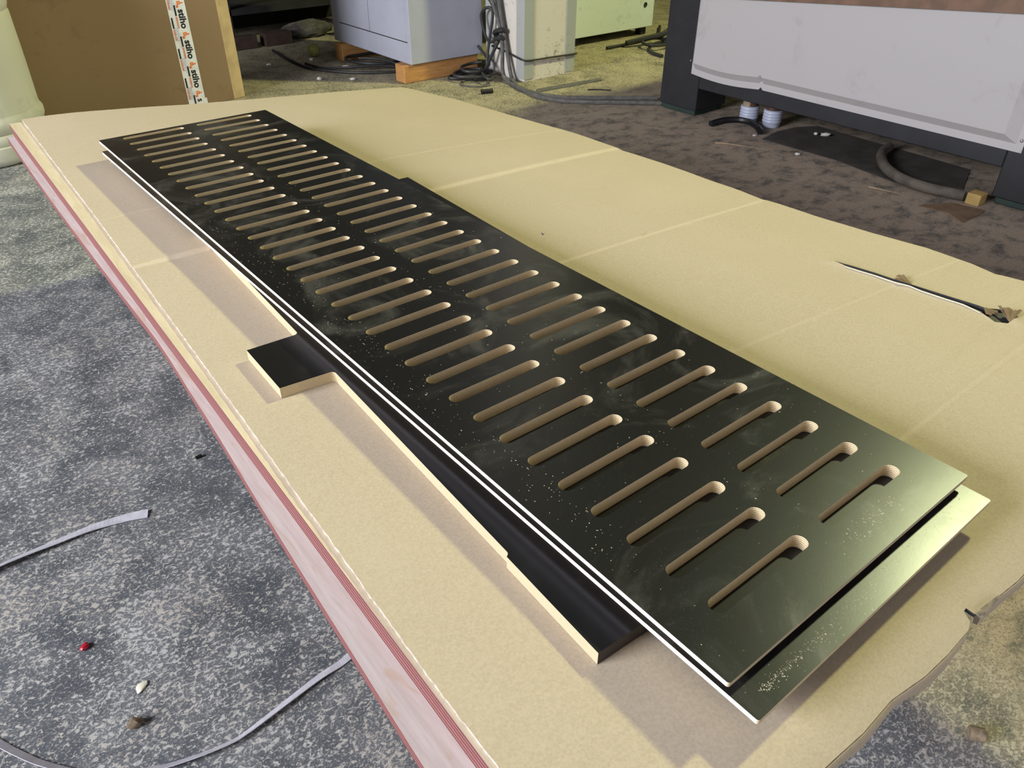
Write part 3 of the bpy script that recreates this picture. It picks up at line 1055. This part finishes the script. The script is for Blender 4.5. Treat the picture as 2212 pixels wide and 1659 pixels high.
cable([(3.130, 4.220, 1.9), (3.100, 4.220, 1.2), (3.10, 4.22, 0.62), (3.14, 4.10, 0.40), (3.155, 4.045, 0.27), (3.12, 4.10, 0.12), (3.09, 4.14, 0.03), (3.02, 4.128, 0.011), (2.9211, 4.1341, 0.011), (2.86, 4.19, 0.011), (2.92, 4.235, 0.011), (3.03, 4.225, 0.011), (3.10, 4.15, 0.011), (3.04, 4.04, 0.011), (2.95, 4.06, 0.011)], 0.010, 'cable', 'black cable hanging beside the pillar and coiling flat on the floor', group=g)
cable([(3.130, 4.060, 1.9), (3.160, 4.060, 1.2), (3.16, 4.06, 0.62), (3.14, 4.07, 0.44), (3.15, 4.04, 0.27), (3.125, 4.13, 0.20), (3.12, 4.20, 0.33), (3.135, 4.165, 0.385), (3.15, 4.12, 0.36), (3.125, 4.14, 0.15), (3.10, 4.12, 0.035), (3.06, 4.02, 0.03), (2.985, 3.935, 0.03), (2.975, 3.99, 0.045), (3.055, 4.12, 0.05), (3.10, 4.18, 0.04)], 0.009, 'cable', 'black cable looping upward beside the pillar with a loop lying on the floor', group=g)
tag(obj('cable_knot', tube_bm([(3.13, 4.08, 0.255), (3.115, 4.04, 0.275), (3.13, 4.00, 0.285), (3.16, 4.01, 0.27), (3.165, 4.05, 0.25), (3.145, 4.075, 0.24), (3.12, 4.05, 0.23), (3.125, 4.01, 0.24), (3.16, 4.005, 0.225)], 0.014, 8, 6), 'cable', smooth=True), 'black knot of tape binding the cables at the pillar', 'knot')
cable([(2.99, 4.10, 0.006), (2.8829, 4.0908, 0.006), (2.8349, 4.0143, 0.006), (2.8814, 3.9354, 0.006), (2.9673, 3.9095, 0.006)], 0.0045, 'cable_grey', 'thin grey wire curling out on the sawdust by the pillar', group=g)
cable([(2.90, 4.19, 0.034), (3.00, 4.22, 0.036), (3.09, 4.17, 0.036), (3.11, 4.07, 0.034), (3.02, 4.00, 0.034), (2.91, 4.05, 0.034), (2.86, 4.12, 0.034)], 0.010, 'cable', 'black cable ring lying on top of the coil at the foot of the pillar', group=g, closed=True)
cable([(3.12, 4.20, 0.07), (3.06, 4.24, 0.06), (2.96, 4.20, 0.06), (2.92, 4.10, 0.058), (3.00, 4.05, 0.058), (3.10, 4.10, 0.07), (3.14, 4.18, 0.10), (3.12, 4.24, 0.16)], 0.009, 'cable', 'black cable end curling over the coil between grey cabinet and pillar', group=g)
g = 'cables under the grey cabinet'
cable([(2.3388, 5.622, 0.009), (2.3019, 5.3201, 0.009), (2.2915, 5.0219, 0.009), (2.3449, 4.8666, 0.009), (2.4549, 4.7007, 0.009), (2.5941, 4.5907, 0.009), (2.78, 4.50, 0.009)], 0.009, 'cable', 'black cable curving out of the dark to the grey cabinet', group=g)
cable([(2.598, 5.02, 0.03), (2.7046, 5.03, 0.03), (2.8404, 5.02, 0.03), (2.9444, 4.9332, 0.03), (2.8824, 4.7738, 0.03), (2.7634, 4.6982, 0.03), (2.6241, 4.7589, 0.03), (2.5564, 4.9058, 0.03)], 0.010, 'cable', 'black cable coiled beneath the grey cabinet', group=g, closed=True)
cable([(2.339, 5.1177, 0.008), (2.3745, 4.9236, 0.008), (2.4854, 4.7555, 0.028), (2.6585, 4.6691, 0.028), (2.7905, 4.5873, 0.012), (2.95, 4.56, 0.012)], 0.008, 'cable', 'second black cable lying in front of the coil under the grey cabinet', group=g)
cable([(2.60, 4.86, 0.05), (2.66, 4.80, 0.05), (2.7156, 4.70, 0.048), (2.7631, 4.5517, 0.03), (2.86, 4.45, 0.012)], 0.008, 'cable', 'short black cable crossing the coil under the grey cabinet', group=g)
g = 'cables on the floor behind the machine'
cable([(5.1518, 4.5308, 0.012), (4.8725, 4.30, 0.012), (4.6884, 4.24, 0.012), (4.4245, 4.2122, 0.012), (4.2405, 4.2066, 0.012)], 0.011, 'cable', 'black cable along the foot of the pale green cabinet', group=g)
cable([(4.3585, 3.7846, 0.012), (4.3833, 3.8938, 0.012), (4.4738, 4.0134, 0.012), (4.6244, 4.0944, 0.012), (4.80, 4.10, 0.012)], 0.012, 'cable', 'black cable bending towards the machine behind its left leg', group=g)
cable([(4.5809, 4.1532, 0.034), (4.6922, 4.14, 0.036), (4.70, 4.02, 0.034), (4.60, 3.95, 0.034), (4.48, 3.98, 0.034), (4.48, 4.08, 0.034)], 0.011, 'cable', 'looped black cable on the floor between green cabinet and machine', group=g, closed=True)
cable([(5.02, 4.20, 0.10), (4.86, 4.12, 0.115), (4.72, 4.10, 0.07), (4.55, 4.13, 0.05), (4.40, 4.17, 0.03)], 0.020, 'cable', 'thick black hose-like cable rising behind the machine leg', group=g)

# ------------------------------------------------------------------ pale green cabinet behind the pillar
gc = tag(empty('control_cabinet', (4.5, 4.7, 0.06)), 'pale green-white control cabinet behind the pillar with a round hole', 'cabinet')
O = (4.5, 4.7, 0.06)
obj('body', rel(bxm(4.02, 4.915, 4.40, 5.0, 0.058, 1.5, 0.004), O), 'green_paint', gc)
b = lathe_bm([(0.0, 0.0), (0.013, 0.0), (0.013, 0.003), (0.017, 0.003), (0.018, 0.0)], 20)
b.transform(Matrix.Translation((4.815, 4.398, 0.217)) @ Matrix.Rotation(PI / 2, 4, 'X'))
obj('knockout_hole', rel(b, O), 'seam', gc)
for x in (4.14, 4.85):
    obj('foot', rel(bxm(x - 0.03, x + 0.03, 4.43, 4.49, 0.0, 0.06, 0.003), O), 'machine', gc)
    obj('foot', rel(bxm(x - 0.03, x + 0.03, 4.91, 4.97, 0.0, 0.06, 0.003), O), 'machine', gc)

# ------------------------------------------------------------------ machine with white front panel
mc = tag(empty('woodworking_machine', (4.1, 1.9, 0)), 'large dark grey machine with a dented off-white front panel', 'machine')
O = (4.1, 1.9, 0)
for x0, x1 in ((3.43, 3.685), (4.75, 5.0)):
    for y0, y1 in ((2.71, 2.965), (0.895, 1.15)):
        obj('leg', rel(bxm(x0, x1, y0, y1, 0.028, 1.02, 0.004), O), 'machine', mc)
        obj('foot', rel(bxm(x0 + 0.012, x1 - 0.012, y0 + 0.012, y1 - 0.012, 0.0, 0.028, 0.004), O), 'rubber', mc)
obj('bottom_beam', rel(bxm(3.432, 3.62, 1.15, 2.71, 0.145, 0.30, 0.004), O), 'machine', mc)
obj('housing', rel(bxm(3.47, 4.98, 0.96, 2.90, 0.30, 1.05, 0.01), O), 'machine', mc)
obj('shade_hood', rel(bxm(3.50, 4.60, 0.30, 2.43, 1.05, 2.2, 0.02), O), 'machine', mc)  # unseen upper part, added and sized to shade the floor towards the pile
# pressed front panel: flat rim, sloping border, raised field
Y0, Y1, Z0, Z1 = 1.100, 2.787, 0.216, 0.99
ny, b = 40, bmesh.new()


def zbot(y):
    return Z0 - (0.016 * math.sin(PI * (y - 2.33) / (2.787 - 2.33)) if y > 2.33 else 0) + (0.012 if abs(y - 2.325) < 0.012 else 0)


prof = []
ysr = sorted(set([Y0, Y0 + 0.028, Y0 + 0.075, Y1 - 0.022, Y1 - 0.045, 2.313, 2.325, 2.337] + [Y0 + 0.075 + i * (Y1 - 0.045 - Y0 - 0.075) / ny for i in range(ny + 1)]))
rows = []
for y in ysr:
    ey = min((y - Y0 - 0.028) / 0.047, (Y1 - 0.022 - y) / 0.023)
    ey = max(0.0, min(1.0, ey))
    zb = zbot(y)
    col = []
    for dz, ez in ((0, 0), (0.030, 0), (0.062, 1), (0.25, 1), (0.45, 1), (Z1 - Z0 - 0.03, 1), (Z1 - Z0, 0)):
        e = min(ey, ez)
        dent = 0.0 * math.exp(-((y - 2.6) / 0.12) ** 2 - ((dz - 0.06) / 0.05) ** 2)
        col.append(b.verts.new((3.4285 - 0.024 * e + dent, y, zb + dz if dz < 0.3 else Z0 + dz)))
    rows.append(col)
for A, B in zip(rows, rows[1:]):
    for j in range(6):
        b.faces.new((A[j], B[j], B[j + 1], A[j + 1]))
rim = [c[0] for c in rows] + rows[-1][1:] + [c[-1] for c in rows[::-1]][1:] + rows[0][1:-1][::-1]
back = [b.verts.new((3.4305, v.co.y, v.co.z)) for v in rim]
for k in range(len(rim)):
    b.faces.new((rim[k], rim[(k + 1) % len(rim)], back[(k + 1) % len(rim)], back[k]))
fp = obj('front_panel', rel(b, O), 'machine_white', mc)
for y, z in ((2.776, 0.277), (1.113, 0.262)):
    b = lathe_bm([(0, 0.004), (0.005, 0.0035), (0.0065, 0.0)], 12)
    b.transform(Matrix.Translation((3.4265, y, z)) @ Matrix.Rotation(-PI / 2, 4, 'Y'))
    obj('screw', rel(b, O), 'metal', fp)
# brown board leaning along the upper front of the machine
b = bmesh.new()
q = [(3.385, 2.70, 0.588), (3.385, 0.90, 0.727), (3.385, 0.90, 1.10), (3.385, 2.70, 1.10)]
A = [b.verts.new(p) for p in q]
B = [b.verts.new((p[0] + 0.018, p[1], p[2])) for p in q]
b.faces.new(A)
b.faces.new(B[::-1])
for k in range(4):
    b.faces.new((A[k], B[k], B[(k + 1) % 4], A[(k + 1) % 4]))
obj('front_board', rel(b, O), 'brown_board', mc)

# ------------------------------------------------------------------ things under and before the machine
def pot(x, y, label, sticker):
    r = tag(empty('glue_pot', (x, y, 0)), label, 'pot', 'pots under the machine')
    pr = [(0, 0), (0.040, 0.0), (0.043, 0.004), (0.0445, 0.022)]
    z = 0.022
    for k in range(4):
        pr += [(0.0465, z + 0.002), (0.0485, z + 0.007), (0.0465, z + 0.012)]
        z += 0.0145
    pr += [(0.047, z + 0.004), (0.044, z + 0.006), (0.0, z + 0.006)]
    obj('ribbed_base', lathe_bm(pr, 28), 'potblue', r, True)
    obj('tube', lathe_bm([(0.0, z), (0.041, z), (0.041, 0.19), (0.038, 0.195), (0, 0.195)], 28), 'potbrown', r, True)
    if sticker:
        b = bmesh.new()
        rows = []
        for k in range(7):
            a = PI + 0.25 + (k / 6 - 0.5) * 1.1 - 0.25
            rows.append([b.verts.new((0.0418 * math.cos(a), 0.0418 * math.sin(a), zz)) for zz in (z + 0.004, 0.17)])
        for A, B in zip(rows, rows[1:]):
            b.faces.new((A[0], B[0], B[1], A[1]))
        bmesh.ops.solidify(b, geom=b.faces[:], thickness=0.0006)
        obj('sticker', b, 'potcream', r)
    return r


pot(3.585, 2.475, 'brown pot with pale blue ribbed base and cream sticker under the machine', True)
pot(3.615, 2.352, 'brown pot with pale blue ribbed base, without sticker, under the machine', False)
cable([(3.365, 2.545, 0.012), (3.40, 2.54, 0.016), (3.46, 2.535, 0.016), (3.525, 2.495, 0.016), (3.54, 2.43, 0.016), (3.515, 2.375, 0.016), (3.475, 2.325, 0.016), (3.45, 2.295, 0.012)], 0.016, 'black_bit', 'black curved half ring lying on the floor before the pots', 'ring')
tag(obj('hose', tube_bm([(3.7062, 1.7487, 0.024), (3.6051, 1.7262, 0.024), (3.4957, 1.6654, 0.024), (3.4036, 1.5835, 0.024), (3.3432, 1.4848, 0.024), (3.3243, 1.3813, 0.024), (3.339, 1.2891, 0.024), (3.36, 1.225, 0.024)], 0.022, 12, 8), 'hose', smooth=True), 'dusty brown hose curving out from under the machine', 'hose')
tag(obj('floor_mat', plate(triangulate([(3.3892, 2.24), (3.56, 2.27), (3.70, 2.25), (3.80, 2.1952), (3.76, 1.3818), (3.4173, 1.26), (3.345, 1.3895), (3.34, 1.5124), (3.4002, 1.8471)]), 0.003, 0.0), 'mat'), 'dark dusty mat on the floor under the machine', 'mat')
tag(obj('wood_offcut', bxm(3.345, 3.405, 1.155, 1.21, 0.0, 0.045, 0.002), 'offcut'), 'small yellow wood offcut by the right leg of the machine', 'offcut')
tag(obj('hardboard_scrap', plate(triangulate([(3.1684, 1.3086), (3.1832, 1.192), (3.1344, 1.1131), (3.2628, 1.1107), (3.3248, 1.1167), (3.30, 1.24)]), 0.004, 0.0), 'scrap'), 'thin brown hardboard scrap flat on the floor before the hose', 'scrap')
tag(obj('wood_sliver', tube_bm([(3.155, 2.345, 0.004), (3.195, 2.288, 0.004), (3.2696, 2.1128, 0.004)], lambda t: 0.0045 * (1.1 - t), 6, 4), 'sliver'), 'long pale wood sliver on the floor left of the mat', 'sliver')
tag(obj('wood_sliver', tube_bm([(3.20, 1.55, 0.003), (3.215, 1.48, 0.003), (3.225, 1.42, 0.003)], lambda t: 0.0035 * (1.1 - t), 6, 4), 'sliver'), 'short pale wood sliver beside the brown hose', 'sliver')


def bit(name, x, y, r, mat, label, cat, sx=1.0, sz=0.5, rz=0.0, z=0.0):
    b = bmesh.new()
    bmesh.ops.create_icosphere(b, subdivisions=2, radius=r)
    for v in b.verts:
        k = 1 + random.uniform(-0.22, 0.22)
        v.co = Vector((v.co.x * sx * k, v.co.y * k, v.co.z * sz * k))
    b.transform(Matrix.Rotation(rz, 4, 'Z'))
    mz = min(v.co.z for v in b.verts)
    b.transform(Matrix.Translation((x, y, z - mz)))
    return tag(obj(name, b, mat, None, True), label, cat)


bit('paper_scrap', 3.674, 2.068, 0.017, 'white_bit', 'larger white scrap on the dark mat under the machine', 'scrap', 1.5, 0.5, -0.6, 0.003)
bit('paper_scrap', 3.655, 2.11, 0.010, 'white_bit', 'small white scrap next to the larger one on the mat', 'scrap', 1.0, 0.7, 0, 0.003)
bit('paper_scrap', 3.3249, 1.991, 0.011, 'white_bit', 'white scrap on the brown floor before the mat', 'scrap', 1.2, 0.5)
bit('paper_scrap', 3.4083, 2.2976, 0.010, 'white_bit', 'white scrap on the floor beside the black half ring', 'scrap', 1.4, 0.4)
bit('paper_scrap', 2.1346, 5.2455, 0.012, 'white_bit', 'white scrap on the dark floor right of the package', 'scrap', 1.3, 0.6)
bit('paper_scrap', 2.2205, 4.6884, 0.013, 'white_bit', 'white scrap at the edge of the sawdust right of the package', 'scrap', 1.2, 0.8)
bit('paper_scrap', 2.3831, 4.5598, 0.015, 'white_bit', 'white scrap on the floor before the cables of the grey cabinet', 'scrap', 1.4, 0.5)
bit('paper_scrap', 2.4671, 4.8019, 0.017, 'white_bit', 'white scrap lying on the cables under the grey cabinet', 'scrap', 1.5, 0.5, 0, 0.016)
bit('paper_scrap', 2.4239, 5.2061, 0.013, 'white_bit', 'white scrap in front of the green ball', 'scrap', 1.1, 0.7)
# yellow connector with its thin wire
yc = tag(empty('yellow_connector', (3.75, 2.62, 0)), 'dull yellow connector with a thin pale wire under the machine', 'connector')
obj('plug', lathe_bm([(0, 0.12), (0.02, 0.122), (0.034, 0.14), (0.036, 0.18), (0.03, 0.21), (0, 0.215)], 18), 'yellow', yc, True)
obj('wire', tube_bm([(-0.02, 0.0, 0.13), (-0.04, -0.01, 0.08), (-0.035, -0.03, 0.03), (-0.01, -0.06, 0.004)], 0.003, 6), 'potcream', yc, True)

# flat bar and short tube in the sawdust before the pillar
b = bmesh.new()
q = [(3.130, 3.670), (3.085, 3.612), (3.590, 3.580), (3.618, 3.628)]
A = [b.verts.new((x, y, 0.0)) for x, y in q]
B = [b.verts.new((x, y, 0.006)) for x, y in q]
b.faces.new(A[::-1])
b.faces.new(B)
for k in range(4):
    b.faces.new((A[k], A[(k + 1) % 4], B[(k + 1) % 4], B[k]))
tag(obj('flat_bar', b, 'cable_grey'), 'flat grey bar lying in the sawdust before the pillar', 'bar')
st = tag(empty('tube_stub', (2.846, 3.786, 0)), 'short black tube stub on the sawdust left of the cables', 'tube')
b = lathe_bm([(0.008, -0.035), (0.013, -0.035), (0.013, 0.035), (0.008, 0.035), (0.008, -0.035)], 16)
b.transform(Matrix.Translation((0, 0, 0.0132)) @ Matrix.Rotation(-0.32, 4, 'Z') @ Matrix.Rotation(PI / 2, 4, 'Y'))
obj('tube', b, 'black_bit', st, True)
tag(obj('twig', tube_bm([(3.36, 3.47, 0.004), (3.41, 3.435, 0.005), (3.46, 3.375, 0.004)], 0.004, 6, 4), 'cable'), 'thin dark twig on the sawdust before the flat bar', 'twig')

# ------------------------------------------------------------------ dark corner behind the cabinet
bl = bmesh.new()
bmesh.ops.create_uvsphere(bl, u_segments=24, v_segments=16, radius=0.042)
bl.transform(Matrix.Translation((2.50, 5.30, 0.042)))
tag(obj('ball', bl, 'ball', None, True), 'dull green ball on the dark floor by the grey cabinet', 'ball')
for i, (x, lab) in enumerate(((2.10, 'dusty brick in the dark beside the cardboard package'), (2.37, 'dusty brick in the dark left of the grey rag'), (2.98, 'dusty brick in the dark behind the green ball'))):
    tag(obj('brick', bxm(x, x + 0.21, 5.80, 5.90, 0, 0.085, 0.004), 'brick'), lab, 'brick', 'bricks in the dark corner')
b = bmesh.new()
bmesh.ops.create_icosphere(b, subdivisions=3, radius=0.12)
for v in b.verts:
    k = 1 + random.uniform(-0.18, 0.18)
    v.co = Vector((v.co.x * 1.6 * k, v.co.y * 0.7 * k, max(-0.05, v.co.z * 0.55 * k)))
b.transform(Matrix.Translation((2.78, 5.95, 0.051)))
tag(obj('rag', b, 'rag', None, True), 'crumpled grey rag among the bricks in the dark corner', 'rag')
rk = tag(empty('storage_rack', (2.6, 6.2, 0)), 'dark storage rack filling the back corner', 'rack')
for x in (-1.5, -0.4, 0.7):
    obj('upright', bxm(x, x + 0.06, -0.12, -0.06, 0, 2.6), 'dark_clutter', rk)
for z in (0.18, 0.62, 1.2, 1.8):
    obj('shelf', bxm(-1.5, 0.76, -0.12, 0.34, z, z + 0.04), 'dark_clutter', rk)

# ------------------------------------------------------------------ straps and litter on the near floor
tag(obj('plastic_strap', ribbon_bm([(0.150, 1.455, 0), (0.107, 1.472, 0), (0.0437, 1.4836, 0), (-0.0297, 1.4842, 0), (-0.0823, 1.485, 0), (-0.1338, 1.4837, 0), (-0.22, 1.478, 0)], 0.024, [0.10, 0.0, -0.25, -0.42, -0.5, -0.52]), 'strap'), 'short grey-lilac plastic strap with a cut end on the left floor', 'strap', 'plastic straps on the floor')
tag(obj('plastic_strap', ribbon_bm([(0.345, 0.892, 0), (0.326, 0.864, 0), (0.3003, 0.8562, 0), (0.2526, 0.8531, 0), (0.1867, 0.8429, 0), (0.1152, 0.8323, 0), (0.0836, 0.8321, 0), (0.0282, 0.8445, 0), (-0.0299, 0.8668, 0), (-0.1061, 0.9182, 0), (-0.1592, 0.9798, 0), (-0.1895, 1.0284, 0), (-0.215, 1.0771, 0), (-0.26, 1.17, 0)], 0.0135, [0.3, 0.2, -0.1, -0.4, -0.6, -0.65, -0.6, -0.55, -0.5, -0.45, -0.4]), 'strap'), 'long curved grey plastic strap running out from under the pile', 'strap', 'plastic straps on the floor')
tag(obj('plastic_chip', bxm(0.298, 0.314, 1.570, 1.578, 0, 0.006, 0.001), 'black_bit'), 'small black plastic chip on the floor left of the pile', 'chip')
bit('red_scrap', -0.051, 1.176, 0.0065, 'red_bit', 'tiny bright red plastic scrap on the floor', 'scrap', 1.4, 0.6, 0.5)
bit('wood_chip', 0.003, 1.029, 0.008, 'chip_cream', 'small oval cream chip on the floor', 'chip', 1.5, 0.25, 0.75)
bit('bark_chip', -0.027, 0.963, 0.010, 'chip_brown', 'small brown bark chip on the floor near the curved strap', 'chip', 1.2, 0.7, 0.2)
wd = tag(empty('wood_plug', (1.032, 0.092, 0)), 'small round wooden plug on the floor by the near edge of the cardboard', 'plug')
b = lathe_bm([(0, 0), (0.011, 0), (0.012, 0.002), (0.012, 0.022), (0.010, 0.024), (0, 0.024)], 20)
b.transform(Matrix.Rotation(0.6, 4, 'Z') @ Matrix.Translation((0, 0, 0.012)) @ Matrix.Rotation(PI / 2, 4, 'X'))
obj('plug', b, 'chip_brown', wd, True)
